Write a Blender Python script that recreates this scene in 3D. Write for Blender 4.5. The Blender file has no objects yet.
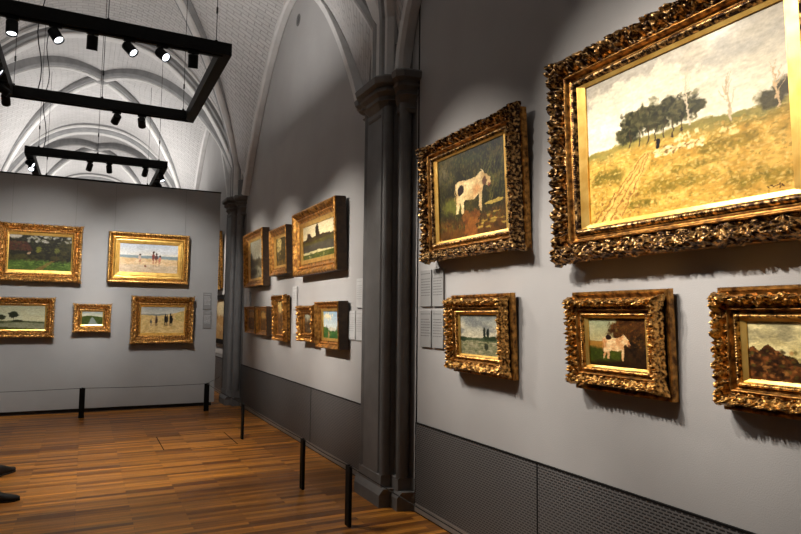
import bpy, math, random
import numpy as np
from mathutils import Vector, Matrix, noise

S = bpy.context.scene
COL = S.collection
PI = math.pi

# ------------------------------------------------------------------ camera, world, exposure
F_PX, PITCH, ROLL, YAW = 626.66, 0.0783, 0.0108, 0.4644
fw = Vector((math.sin(YAW)*math.cos(PITCH), math.cos(YAW)*math.cos(PITCH), math.sin(PITCH)))
r0 = Vector((math.cos(YAW), -math.sin(YAW), 0)); u0 = r0.cross(fw)
rt = r0*math.cos(ROLL)+u0*math.sin(ROLL); up = -r0*math.sin(ROLL)+u0*math.cos(ROLL)
cam_data = bpy.data.cameras.new('camera'); cam = bpy.data.objects.new('camera', cam_data); COL.objects.link(cam)
cam_data.sensor_width = 36; cam_data.lens = F_PX/801*36; cam_data.clip_start = .05
M = Matrix((rt, up, -fw)).transposed().to_4x4(); M.translation = Vector((0, 0, 1.6)); cam.matrix_world = M
S.camera = cam
S.view_settings.view_transform = 'Standard'; S.view_settings.look = 'None'
S.view_settings.gamma = 1; S.view_settings.use_curve_mapping = False
S.view_settings.exposure = 0.55
w = bpy.data.worlds.new('world'); S.world = w; w.use_nodes = True
w.node_tree.nodes['Background'].inputs[0].default_value = (.5, .55, .6, 1)
w.node_tree.nodes['Background'].inputs[1].default_value = .02

WARM = (1, .92, .82); COOL = (1, .965, .92)
LK = 1.0
def aim(o, target):
    d = Vector(target)-o.matrix_world.translation if o.parent else Vector(target)-o.location
    o.rotation_euler = d.to_track_quat('-Z', 'Y').to_euler()
def spot(loc, target, power, deg=50, blend=1.0, size=.014, color=WARM, name='ceiling_spot_lamp'):
    l = bpy.data.lights.new(name, 'SPOT'); l.energy = power*LK; l.spot_size = math.radians(deg); l.spot_blend = blend
    l.shadow_soft_size = size; l.color = color
    o = bpy.data.objects.new(name, l); COL.objects.link(o); o.location = loc; aim(o, target); return o
def strip(loc, sx, sy, power, color=COOL, name='added_uplight'):
    l = bpy.data.lights.new(name, 'AREA'); l.shape = 'RECTANGLE'; l.size = sx; l.size_y = sy; l.energy = power; l.color = color
    o = bpy.data.objects.new(name, l); COL.objects.link(o); o.location = loc; o.rotation_euler = (PI, 0, 0); return o

XR, XL, XC = 2.5, -2.3, .1      # right wall, left wall, ridge
TZ = 4.10                       # underside of the light frames
# lamps of the track in the near bay (the track itself is overhead, behind the frame of the photograph)
K = 3.6
for loc, tg, p, dg in [
    ((-.2, 4.75, 4.1), (2.5, 3.85, 2.3), 74, 36), ((-.2, 4.35, 4.1), (2.5, 3.6, 1.5), 90, 38),
    ((-.2, 3.3, 4.1), (2.5, 2.2, 2.4), 80, 40), ((-.2, 2.6, 4.1), (2.5, 1.8, 2.3), 70, 40), ((-.2, 2.9, 4.1), (2.5, 2.5, 1.5), 84, 38),
    ((-.2, 1.9, 4.1), (2.5, 1.4, 1.55), 48, 34)]:
    spot(loc, tg, p*K, dg)
# assumed upward strips, added unseen to brighten the vault; some have no frame below
strip((.1, 2.2, 4.25), .06, 2.2, 26); strip((-.9, 7.2, 4.25), .06, 2.2, 36); strip((1.1, 7.2, 4.25), .06, 2.2, 26)
strip((-.9, 12.5, 4.25), .06, 2.2, 16); strip((1.1, 12.5, 4.25), .06, 2.2, 16)
for y in (16.6, 23.2, 28.5):
    for x in (-.9, 1.1): strip((x, y, 4.25), .06, 2.2, 44)

# ------------------------------------------------------------------ helpers
def link(name, me, mat=None, parent=None, smooth=False):
    o = bpy.data.objects.new(name, me); COL.objects.link(o)
    if mat: me.materials.append(mat)
    if parent: o.parent = parent
    if smooth:
        for p in me.polygons: p.use_smooth = True
    return o
class MB:
    def __init__(s): s.v = []; s.f = []
    def add(s, vs, fs):
        n = len(s.v); s.v += [tuple(a) for a in vs]; s.f += [tuple(i+n for i in f) for f in fs]; return s
    def box(s, a, b, bev=0):
        (x0, y0, z0), (x1, y1, z1) = a, b
        if not bev:
            vs = [(x0,y0,z0),(x1,y0,z0),(x1,y1,z0),(x0,y1,z0),(x0,y0,z1),(x1,y0,z1),(x1,y1,z1),(x0,y1,z1)]
            return s.add(vs, [(3,2,1,0),(4,5,6,7),(0,1,5,4),(1,2,6,5),(2,3,7,6),(3,0,4,7)])
        e = bev; lv = [(z0, e), (z0+e, 0), (z1-e, 0), (z1, e)]
        return s.loft([[(x0+q,y0+q,z),(x1-q,y0+q,z),(x1-q,y1-q,z),(x0+q,y1-q,z)] for z, q in lv])
    def loft(s, rings, cap=True, close=True):
        n = len(rings[0]); vs = [p for r in rings for p in r]; fs = []
        for i in range(len(rings)-1):
            for j in range(n if close else n-1):
                k = (j+1) % n; fs.append((i*n+j, i*n+k, (i+1)*n+k, (i+1)*n+j))
        if cap: fs += [tuple(range(n-1, -1, -1)), tuple(range((len(rings)-1)*n, len(rings)*n))]
        return s.add(vs, fs)
    def tube(s, a, b, r, n=10, r2=None):
        a, b = Vector(a), Vector(b); d = (b-a).normalized(); p = d.orthogonal().normalized(); q = d.cross(p); r2 = r if r2 is None else r2
        return s.loft([[c+(p*math.cos(2*PI*i/n)+q*math.sin(2*PI*i/n))*rr for i in range(n)] for c, rr in ((a, r), (b, r2))])
    def path(s, pts, r, n=6):
        pts = [Vector(p) for p in pts]; rings = []
        for i, c in enumerate(pts):
            d = (pts[min(i+1, len(pts)-1)]-pts[max(i-1, 0)]).normalized(); p = d.cross(Vector((.31, .5, .8))).normalized(); q = d.cross(p)
            rings.append([c+(p*math.cos(2*PI*k/n)+q*math.sin(2*PI*k/n))*r for k in range(n)])
        return s.loft(rings)
    def build(s, name, mat, parent=None, smooth=False):
        me = bpy.data.meshes.new(name); me.from_pydata(s.v, [], s.f); me.validate(); me.update()
        return link(name, me, mat, parent, smooth)
def empty(name, loc, rz=0, rx=0):
    o = bpy.data.objects.new(name, None); COL.objects.link(o); o.location = loc; o.rotation_euler = (rx, 0, rz); o.empty_display_size = .1
    return o
def tag(o, label, cat, group=None, kind=None):
    o['label'] = label; o['category'] = cat
    if group: o['group'] = group
    if kind: o['kind'] = kind
    return o
def struct(o): o['kind'] = 'structure'; return o

# ------------------------------------------------------------------ materials
def mat(name, col, rough=.6, metal=0, spec=.5):
    m = bpy.data.materials.new(name); m.use_nodes = True; b = m.node_tree.nodes['Principled BSDF']
    b.inputs['Base Color'].default_value = (*col, 1); b.inputs['Roughness'].default_value = rough
    b.inputs['Metallic'].default_value = metal; b.inputs['Specular IOR Level'].default_value = spec
    return m, m.node_tree, b
def N(nt, t, **kw):
    n = nt.nodes.new(t)
    for k, v in kw.items():
        if k in n.inputs: n.inputs[k].default_value = v
        else: setattr(n, k, v)
    return n
def noisy(name, c1, c2, scale, rough=.6, metal=0, bump=0, bscale=None, detail=4, spec=.5, stretch=(1,1,1), pos=(.35, .65)):
    m, nt, b = mat(name, c1, rough, metal, spec); L = nt.links
    tc = N(nt, 'ShaderNodeTexCoord'); mp = N(nt, 'ShaderNodeMapping'); mp.inputs['Scale'].default_value = stretch
    L.new(tc.outputs['Object'], mp.inputs['Vector'])
    nz = N(nt, 'ShaderNodeTexNoise', Scale=scale, Detail=detail); L.new(mp.outputs[0], nz.inputs['Vector'])
    cr = N(nt, 'ShaderNodeValToRGB'); cr.color_ramp.elements[0].color = (*c1, 1); cr.color_ramp.elements[1].color = (*c2, 1)
    cr.color_ramp.elements[0].position = pos[0]; cr.color_ramp.elements[1].position = pos[1]
    L.new(nz.outputs['Fac'], cr.inputs[0]); L.new(cr.outputs[0], b.inputs['Base Color'])
    if bump:
        n2 = N(nt, 'ShaderNodeTexNoise', Scale=bscale or scale*4, Detail=3); L.new(mp.outputs[0], n2.inputs['Vector'])
        bp = N(nt, 'ShaderNodeBump', Strength=.6, Distance=bump); L.new(n2.outputs['Fac'], bp.inputs['Height']); L.new(bp.outputs[0], b.inputs['Normal'])
    return m
WALL = noisy('grey_wall_paint', (.325, .315, .31), (.345, .335, .33), 2.5, .75, bump=.0015, bscale=160, spec=.3)
PART = noisy('partition_paint', (.275, .273, .27), (.295, .293, .29), 2.0, .75, bump=.001, bscale=160, spec=.3)
STONE = noisy('grey_painted_stone', (.115, .112, .11), (.14, .137, .135), 6, .55, bump=.003, bscale=30, spec=.4)
RIB = noisy('vault_rib_grey', (.20, .20, .203), (.26, .26, .262), 5, .65, bump=.004, bscale=25, spec=.3)
ROLL = noisy('pale_rib_roll', (.50, .49, .48), (.56, .55, .54), 6, .6, bump=.002, bscale=30)  # rolls and wall arches paler than the grey rib bodies
BLACK = noisy('black_metal', (.004, .004, .004), (.006, .006, .006), 30, .6, spec=.15)
DARK = noisy('dark_recess', (.008, .008, .009), (.012, .012, .013), 10, .8)
SKIRT = noisy('skirting_paint', (.20, .18, .165), (.23, .21, .19), 8, .5)
GOLD = noisy('carved_gilt', (.86, .47, .13), (.06, .024, .008), 60, .33, .85, bump=.003, bscale=150, detail=6, pos=(.41, .62))
BRONZ = noisy('dark_carved_gilt', (.70, .42, .16), (.028, .013, .007), 48, .34, .85, bump=.003, bscale=150, detail=6, pos=(.34, .54))
GOLDD = noisy('aged_dark_gilt', (.62, .30, .07), (.09, .036, .01), 30, .36, .85, bump=.003, bscale=140, detail=6)
SLIP = noisy('bright_gilt_slip', (.95, .62, .17), (.75, .42, .09), 12, .33, .85, bump=.0006, bscale=200)
COPPER = noisy('warm_plain_gilt', (.72, .35, .08), (.20, .078, .018), 22, .36, .85, bump=.001, bscale=120)
WOODB = noisy('dark_frame_side', (.035, .018, .008), (.07, .035, .013), 20, .6)
SIGN = noisy('grey_label_card', (.23, .228, .225), (.25, .248, .245), 9, .6)
SIGND = noisy('darker_label_card', (.17, .17, .17), (.185, .185, .185), 9, .6)
SIGNW = noisy('pale_label_card', (.42, .42, .42), (.46, .46, .46), 9, .6)
PRINT = noisy('label_print', (.10, .10, .10), (.14, .14, .14), 60, .7)
PRINTD = noisy('label_print_pale', (.30, .30, .30), (.34, .34, .34), 60, .7)
CLOTH = noisy('black_cloth', (.012, .012, .014), (.02, .02, .022), 50, .9)
SHOE = noisy('black_suede_shoe', (.006, .005, .005), (.010, .008, .008), 60, .7)
SKIN = noisy('skin', (.55, .32, .22), (.60, .36, .26), 20, .5)
HAIR = noisy('brown_hair', (.03, .018, .01), (.05, .03, .015), 60, .6)
def glow(name, col, s):
    m, nt, b = mat(name, (0, 0, 0)); b.inputs['Emission Color'].default_value = (*col, 1); b.inputs['Emission Strength'].default_value = s; return m
LENS = glow('lit_lamp_lens', (.88, .93, 1), 3)

def brick_mat(name, c1, c2, cm, bw, rh, mortar, dist, rough=.7, uv=True, grain=None, bs=.8):
    m, nt, b = mat(name, c1, rough); L = nt.links
    tc = N(nt, 'ShaderNodeTexCoord')
    br = N(nt, 'ShaderNodeTexBrick'); br.inputs['Scale'].default_value = 1; br.inputs['Brick Width'].default_value = bw; br.inputs['Row Height'].default_value = rh
    br.inputs['Mortar Size'].default_value = mortar; br.inputs['Mortar Smooth'].default_value = .4; br.inputs['Bias'].default_value = 0
    br.inputs['Color1'].default_value = (*c1, 1); br.inputs['Color2'].default_value = (*c2, 1); br.inputs['Mortar'].default_value = (*cm, 1)
    src = tc.outputs['UV' if uv else 'Object']
    # irregular courses
    nz = N(nt, 'ShaderNodeTexNoise', Scale=5 if uv else .8, Detail=2); L.new(src, nz.inputs['Vector'])
    ad = N(nt, 'ShaderNodeVectorMath', operation='MULTIPLY_ADD'); ad.inputs[1].default_value = (.02,)*3 if uv else (0,)*3
    L.new(nz.outputs['Color'], ad.inputs[0]); L.new(src, ad.inputs[2]); L.new(ad.outputs[0], br.inputs['Vector'])
    return m, nt, b, br, tc
BRICK, nt, b, br, tc = brick_mat('white_painted_brick', (.50, .485, .48), (.44, .43, .425), (.36, .35, .345), .23, .075, .009, .01)
n2 = N(nt, 'ShaderNodeTexNoise', Scale=22, Detail=4); nt.links.new(tc.outputs['UV'], n2.inputs['Vector'])
ma = N(nt, 'ShaderNodeMath', operation='MULTIPLY_ADD'); ma.inputs[1].default_value = -1.0; nt.links.new(br.outputs['Fac'], ma.inputs[0]); nt.links.new(n2.outputs['Fac'], ma.inputs[2])
bp = N(nt, 'ShaderNodeBump', Strength=.9, Distance=.016); nt.links.new(ma.outputs[0], bp.inputs['Height']); nt.links.new(bp.outputs[0], b.inputs['Normal'])
nt.links.new(br.outputs['Color'], b.inputs['Base Color'])

# oak floor
FLOOR, nt, b, br, tc = brick_mat('oak_plank_floor', (.60, .24, .032), (.14, .043, .007), (.04, .012, .004), .8, .06, .0012, 0, .34, uv=False)
L = nt.links
mp = N(nt, 'ShaderNodeMapping'); mp.inputs['Scale'].default_value = (1.2, 22, 1); L.new(tc.outputs['Object'], mp.inputs['Vector'])
g = N(nt, 'ShaderNodeTexNoise', Scale=1.6, Detail=6, Roughness=.65); L.new(mp.outputs[0], g.inputs['Vector'])
mp2 = N(nt, 'ShaderNodeMapping'); mp2.inputs['Scale'].default_value = (.9, 9, 1); L.new(tc.outputs['Object'], mp2.inputs['Vector'])
g2 = N(nt, 'ShaderNodeTexNoise', Scale=1.3, Detail=1); L.new(mp2.outputs[0], g2.inputs['Vector'])
mr = N(nt, 'ShaderNodeMapRange'); mr.inputs['From Min'].default_value = .3; mr.inputs['From Max'].default_value = .7; mr.inputs['To Min'].default_value = .6; mr.inputs['To Max'].default_value = 1.3
L.new(g.outputs['Fac'], mr.inputs['Value'])
mr2 = N(nt, 'ShaderNodeMapRange'); mr2.inputs['From Min'].default_value = .35; mr2.inputs['From Max'].default_value = .65; mr2.inputs['To Min'].default_value = .85; mr2.inputs['To Max'].default_value = 1.15
L.new(g2.outputs['Fac'], mr2.inputs['Value'])
mu = N(nt, 'ShaderNodeMath', operation='MULTIPLY'); L.new(mr.outputs[0], mu.inputs[0]); L.new(mr2.outputs[0], mu.inputs[1])
vm = N(nt, 'ShaderNodeVectorMath', operation='SCALE'); L.new(br.outputs['Color'], vm.inputs[0]); L.new(mu.outputs[0], vm.inputs['Scale'])
L.new(vm.outputs[0], b.inputs['Base Color'])
rr = N(nt, 'ShaderNodeMapRange'); rr.inputs['To Min'].default_value = .28; rr.inputs['To Max'].default_value = .5; L.new(g2.outputs['Fac'], rr.inputs['Value']); L.new(rr.outputs[0], b.inputs['Roughness'])
bp = N(nt, 'ShaderNodeBump', Strength=.25, Distance=.002); L.new(g.outputs['Fac'], bp.inputs['Height']); L.new(bp.outputs[0], b.inputs['Normal'])

# ribbed metal grille of the low wall panels: fine horizontal slots in offset rows
GRILLE, nt, b = mat('slotted_grey_grille', (.08, .08, .08), .5)
L = nt.links
tc = N(nt, 'ShaderNodeTexCoord'); sp = N(nt, 'ShaderNodeSeparateXYZ'); L.new(tc.outputs['Object'], sp.inputs[0])
cb = N(nt, 'ShaderNodeCombineXYZ'); L.new(sp.outputs['Y'], cb.inputs['X']); L.new(sp.outputs['Z'], cb.inputs['Y'])
br = N(nt, 'ShaderNodeTexBrick'); br.inputs['Scale'].default_value = 1; br.inputs['Brick Width'].default_value = .034; br.inputs['Row Height'].default_value = .016
br.inputs['Mortar Size'].default_value = .0042; br.inputs['Mortar Smooth'].default_value = .2
br.inputs['Color1'].default_value = (.010, .010, .011, 1); br.inputs['Color2'].default_value = (.014, .014, .015, 1); br.inputs['Mortar'].default_value = (.11, .106, .105, 1)
L.new(cb.outputs[0], br.inputs['Vector']); L.new(br.outputs['Color'], b.inputs['Base Color'])
bp = N(nt, 'ShaderNodeBump', Strength=.8, Distance=.004); L.new(br.outputs['Fac'], bp.inputs['Height']); L.new(bp.outputs[0], b.inputs['Normal'])

# canvas material: painted colours stored on the mesh plus brush relief
PAINT, nt, b = mat('oil_paint', (.5, .5, .5), .42)
at = N(nt, 'ShaderNodeAttribute', attribute_name='paint'); nt.links.new(at.outputs['Color'], b.inputs['Base Color'])
tc = N(nt, 'ShaderNodeTexCoord'); nz = N(nt, 'ShaderNodeTexNoise', Scale=90, Detail=4); nt.links.new(tc.outputs['Object'], nz.inputs['Vector'])
bp = N(nt, 'ShaderNodeBump', Strength=.35, Distance=.002); nt.links.new(nz.outputs['Fac'], bp.inputs['Height']); nt.links.new(bp.outputs[0], b.inputs['Normal'])
b.inputs['Specular IOR Level'].default_value = .22

# ------------------------------------------------------------------ room shell
Y0, YE = -1.35, 31.15; BAY = 6.5; PIERS = [-1.35, 5.15, 11.65, 18.15, 24.65, 31.15]
struct(MB().box((XL-.3, Y0-.3, -.1), (XR+.3, YE+.3, 0)).build('floor', FLOOR))
struct(MB().box((XR, Y0-.3, 0), (XR+.3, YE+.3, 6.95)).build('wall_right', WALL))
struct(MB().box((XL-.3, Y0-.3, 0), (XL, YE+.3, 6.95)).build('wall_left', WALL))
struct(MB().box((XL, YE, 0), (XR, YE+.3, 6.95)).build('wall_back', WALL))
struct(MB().box((XL, Y0-.3, 0), (XR, Y0, 6.95)).build('wall_front', WALL))

def zT(t): return 3.68+2.62*(1-(1-t)**2.3)**.78
def zD(t): return 3.70+2.93*(1-(1-t)**2.1)**.75
def zW(p): return 3.70+2.40*(1-(1-p)**1.7)**.92
def TP(side, yp, p):            # transverse arch, half
    t = .075+.925*p; x0 = XR if side > 0 else XL
    return Vector((x0+(XC-x0)*t, yp, zT(t)))
def DP(side, yp, yc, p):        # diagonal rib, half
    t = .06+.94*p; x0 = XR if side > 0 else XL
    return Vector((x0+(XC-x0)*t, yp+(yc-yp)*t, zD(t)))
def WP(side, yp, yc, p):        # arch against the wall
    if side > 0 and yp > yc and yc < 3: t = .09+.91*p; return Vector((XR, yp+(yc-yp)*t, 3.70+2.40*(1-(1-p)**1.9)**.62))
    t = .2+.8*p
    return Vector((XR if side > 0 else XL, yp+(yc-yp)*t, zW(p)))
PS = [((i/26)**1.35) for i in range(27)]
web = MB(); uvs = []
def quad_strip(A, B, da, db, flip, swap=False):
    n = 6; acc = 0; base = len(web.v); rows = []
    for i, p in enumerate(PS):
        a = A(p)+Vector((0, 0, da)); c = B(p)+Vector((0, 0, db)); row = []
        if i:
            acc += ((a-pa).length+(c-pc).length)/2
        pa, pc = a, c
        for j in range(n+1):
            f = j/n; q = a.lerp(c, f); q.z += .05*math.sin(PI*f)*p
            row.append(q); uvs.append((acc, (q-a).length) if swap else ((q-a).length, acc))
        rows.append(row)
    vs = [q for r in rows for q in r]; fs = []
    for i in range(len(PS)-1):
        for j in range(n):
            a = i*(n+1)+j; f = (a, a+1, a+n+2, a+n+1); fs.append(f[::-1] if flip else f)
    web.add(vs, fs)
for bi in range(5):
    ya, yb = PIERS[bi], PIERS[bi+1]; yc = (ya+yb)/2
    for s in (1, -1):
        for yp in (ya, yb):
            quad_strip(lambda p: WP(s, yp, yc, p), lambda p: DP(s, yp, yc, p), .02, .19, (s > 0) == (yp == ya))
            quad_strip(lambda p: TP(s, yp, p), lambda p: DP(s, yp, yc, p), .19, .19, (s > 0) != (yp == ya), True)
me = bpy.data.meshes.new('ceiling'); me.from_pydata(web.v, [], web.f); me.update()
ul = me.uv_layers.new(name='UVMap')
for lp in me.loops: ul.data[lp.index].uv = uvs[lp.vertex_index]
struct(link('ceiling', me, BRICK, smooth=True))
# plain slab above the vault keeps the light in
struct(MB().box((XL-.3, Y0-.3, 6.96), (XR+.3, YE+.3, 7.1)).build('ceiling_slab', WALL))

def sweep(pts, lat, prof):
    rings = []
    for i, c in enumerate(pts):
        d = (pts[min(i+1, len(pts)-1)]-pts[max(i-1, 0)]).normalized(); n = lat.cross(d)
        if n.z < 0: n = -n
        if i in (0, len(pts)-1): pass
        rings.append([c+lat*a+n*h for a, h in prof])
    return MB().loft(rings)
def mirror(half): return half+[(-a, h) for a, h in half[::-1]]
PT = mirror([(-.25, .3), (-.25, .14), (-.19, .12), (-.18, .07), (-.12, .055), (-.11, .03)])
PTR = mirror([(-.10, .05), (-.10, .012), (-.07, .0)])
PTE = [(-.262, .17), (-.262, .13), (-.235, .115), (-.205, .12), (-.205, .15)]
PD = mirror([(-.125, .3), (-.125, .10), (-.09, .05), (-.06, .04)])
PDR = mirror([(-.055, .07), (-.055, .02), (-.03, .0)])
PW = mirror([(-.07, .10), (-.07, .03), (-.04, .0)])
for yp in PIERS:
    pts = [TP(1, yp, p) for p in PS]; pts = [Vector((pts[0].x, yp, 3.69))]+pts+[TP(-1, yp, p) for p in PS[::-1][1:]]
    pts.append(Vector((pts[-1].x, yp, 3.69)))
    rings = []
    for i, c in enumerate(pts):
        d = (pts[min(i+1, len(pts)-1)]-pts[max(i-1, 0)]).normalized(); n = Vector((-d.z, 0, d.x))
        if n.dot(Vector((c.x-XC, 0, c.z-3.2))) < 0: n = -n
        rings.append([[c+Vector((0, 1, 0))*a+n*h for a, h in q_] for q_ in (PT, PTR, PTE, [(-a, h) for a, h in PTE])])
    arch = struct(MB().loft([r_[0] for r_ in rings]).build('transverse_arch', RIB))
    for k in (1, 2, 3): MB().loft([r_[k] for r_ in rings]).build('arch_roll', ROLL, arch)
for bi in range(5):
    ya, yb = PIERS[bi], PIERS[bi+1]; yc = (ya+yb)/2
    for s in (1, -1):
        for (yp, yq) in ((ya, yb),):
            A = [DP(s, yp, yc, p) for p in PS]; B = [DP(-s, yq, yc, p) for p in PS[::-1][1:]]
            pts = [Vector((A[0].x, A[0].y, 3.69))]+A+B+[Vector((B[-1].x, B[-1].y, 3.69))]
            hd = (pts[-1]-pts[0]); hd.z = 0; hd.normalize(); lat = Vector((-hd.y, hd.x, 0)); mid = Vector((XC, yc, 3.2)); rings = []
            for i, c in enumerate(pts):
                d = (pts[min(i+1, len(pts)-1)]-pts[max(i-1, 0)]).normalized(); n = lat.cross(d).normalized()
                if n.dot(c-mid) < 0: n = -n
                rings.append([[c+lat*a+n*h for a, h in q_] for q_ in (PD, PDR)])
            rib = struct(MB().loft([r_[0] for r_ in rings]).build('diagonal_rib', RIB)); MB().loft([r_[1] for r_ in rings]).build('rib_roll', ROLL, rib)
        pts = [WP(s, ya, yc, p) for p in PS]+[WP(s, yb, yc, p) for p in PS[::-1][1:]]
        rings = []
        for i, c in enumerate(pts):
            d = (pts[min(i+1, len(pts)-1)]-pts[max(i-1, 0)]).normalized(); n = Vector((0, -d.z, d.y))
            if n.dot(c-Vector((c.x, yc, 3.2))) < 0: n = -n
            rings.append([c+Vector((-s*(.05+a), 0, 0))+n*(h-.03) for a, h in PW])
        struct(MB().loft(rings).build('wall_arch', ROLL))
    # boss where the ribs meet
    k = MB().loft([[Vector((XC+math.cos(2*PI*i/16)*r, yc+math.sin(2*PI*i/16)*r, z)) for i in range(16)] for r, z in ((.14, 6.85), (.15, 6.66), (.11, 6.62), (.05, 6.60))])
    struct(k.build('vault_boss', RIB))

# piers: half profile as (distance from wall, offset along wall)
def circ(cx, cy, r, a0, a1, n=7): return [(cx+r*math.cos(math.radians(a0+(a1-a0)*i/n)), cy+r*math.sin(math.radians(a0+(a1-a0)*i/n))) for i in range(n+1)]
HALF_SH = [(.20, .0), (.20, .155)]+circ(.165, .195, .045, 60, -60+180, 1)[:1]+circ(.160, .200, .05, 35, 150, 6)+[(.105, .225), (.085, .27)]+circ(.065, .335, .068, 60, 150, 6)+[(.03, .42), (0, .45)]
HALF_SH = [(.20, 0), (.20, .155), (.188, .165)]+circ(.155, .200, .052, 10, 140, 7)+[(.085, .245), (.075, .262)]+circ(.062, .335, .066, 20, 150, 8)[0:]+[(.004, .40), (0, .45)]
HALF_BK = [(.205, 0), (.205, .235), (.115, .25), (.115, .385), (.01, .41), (0, .46)]
HALF_PL = [(.235, 0), (.235, .27), (.14, .285), (.14, .42), (.03, .45), (0, .5)]
def section(half, side, yp, z, grow=0):
    x0 = XR if side > 0 else XL
    full = [(d, -s) for d, s in half[::-1]]+[(d, s) for d, s in half if s > 0]
    full = [(d+(grow if d > .001 else 0), s+math.copysign(grow, s) if s else 0) for d, s in full]
    pts = [(x0-side*d, yp+s*side*-1, z) for d, s in full]
    return pts
for i, yp in enumerate(PIERS):
    for side in (1, -1):
        r = struct(empty('pillar', (XR if side > 0 else XL, yp, 0)))
        inv = r.matrix_world.inverted(); off = Vector((-(XR if side > 0 else XL), -yp, 0))
        def part(name, secs, sm=False):
            m = MB().loft([[Vector(p)+off for p in sec] for sec in secs]); o = m.build(name, STONE, r); return o
        part('pillar_shaft', [section(HALF_SH, side, yp, z) for z in (.25, 3.46)])
        part('pillar_block', [section(HALF_BK, side, yp, z, g) for z, g in ((.12, .0), (.25, 0), (.26, -.012))])
        part('plinth', [section(HALF_PL, side, yp, z, g) for z, g in ((0, 0), (.10, 0), (.125, -.012), (.155, -.03))])
        caps = [(3.37, -.01), (3.385, .012), (3.405, .018), (3.42, .0), (3.44, .0), (3.50, .035), (3.515, .05), (3.53, .03), (3.56, .035), (3.585, .075), (3.60, .08), (3.615, .055), (3.63, .06), (3.65, .105), (3.70, .115), (3.72, .10)]
        HC = [(.195, 0), (.195, .11), (.14, .19), (.065, .225), (.105, .27), (.105, .35), (.05, .40), (0, .42)]
        part('capital', [section(HC, side, yp, z, g) for z, g in caps])
        # small corbel block above the capital from which the ribs spring
        part('springer', [section([(.16, 0), (.16, .1), (.08, .26), (.0, .36)], side, yp, z) for z in (3.70, 4.05)])
        # pointed stops at the shaft feet
        m = MB()
        for sg in (1, -1):
            for (d, s, w_) in ((.19, .225, .03), (.11, .37, .026)):
                x0 = -side*d; y0 = sg*s
                m.loft([[Vector((x0+side*.012-side*w_*math.cos(a), y0+sg*w_*math.sin(a)*.9-sg*.012, z)) for a in [PI*k/6-PI/6 for k in range(9)]] for z, w_ in ((.24, w_), (.30, w_*.25))])
        m.build('shaft_stop', STONE, r)

# low grille panels, skirting, edge gaps on the right wall
def panel_run(y0, y1, seams, idx):
    edges = [y0]+seams+[y1]
    for a, b_ in zip(edges[:-1], edges[1:]):
        struct(MB().box((XR-.012, a+.003, .075), (XR, b_-.003, .718)).build('wall_grille_panel', GRILLE))
    struct(MB().box((XR-.016, y0, 0.012), (XR, y1, .073)).build('baseboard_right', SKIRT))
    g = MB().box((XR-.0145, y0, .718), (XR, y1, .727)).box((XR-.010, y0, 0), (XR, y1, .012))
    for s in seams+[y0, y1]: g.box((XR-.0145, s-.004, .01), (XR, s+.004, .727))
    struct(g.build('trim_1', BLACK))
panel_run(Y0+.55, 4.655, [-.03+.0, 1.53, 3.09], 0)
panel_run(5.68, 11.17, [7.35], 1)
panel_run(12.15, 17.6, [], 2)
gap = MB().box((XR-.004, 4.655, 0), (XR+.001, 4.672, 4.6)).box((XR-.004, 5.645, 0), (XR+.001, 5.66, 3.6)).box((XR-.004, 11.15, 0), (XR+.001, 11.165, 3.4))
struct(gap.build('trim_2', BLACK))
# round ventilation hole high on the wall
v = MB().tube((XR+.0, 8.28, 5.74), (XR-.006, 8.28, 5.74), .085, 24); vent = v.build('wall_vent', STONE); tag(vent, 'small round grey vent high on the wall inside the pointed arch', 'vent')
MB().tube((XR-.003, 8.28, 5.74), (XR-.009, 8.28, 5.74), .06, 20).build('vent_grille', GRILLE, vent)

# exhibition partition
PY = 11.43
pw = struct(MB().box((XL+.02, PY, .065), (2.09, PY+.35, 3.77)).build('wall_partition', PART))
struct(MB().box((XL+.05, PY+.04, 0), (2.05, PY+.31, .065)).build('baseboard_partition', DARK))
struct(MB().box((XL+.02, PY-.006, 3.77), (2.096, PY+.356, 3.79)).build('trim_3', BLACK))
# floor hatch outline
h = MB()
for a, b_ in [((.895, 7.97, 0), (.905, 8.83, .0012)), ((1.755, 7.97, 0), (1.765, 8.83, .0012)), ((.895, 7.965, 0), (1.765, 7.97, .001)), ((.895, 8.83, 0), (1.765, 8.835, .001))]: h.box(a, b_)
struct(h.build('floor_hatch', DARK))
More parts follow.
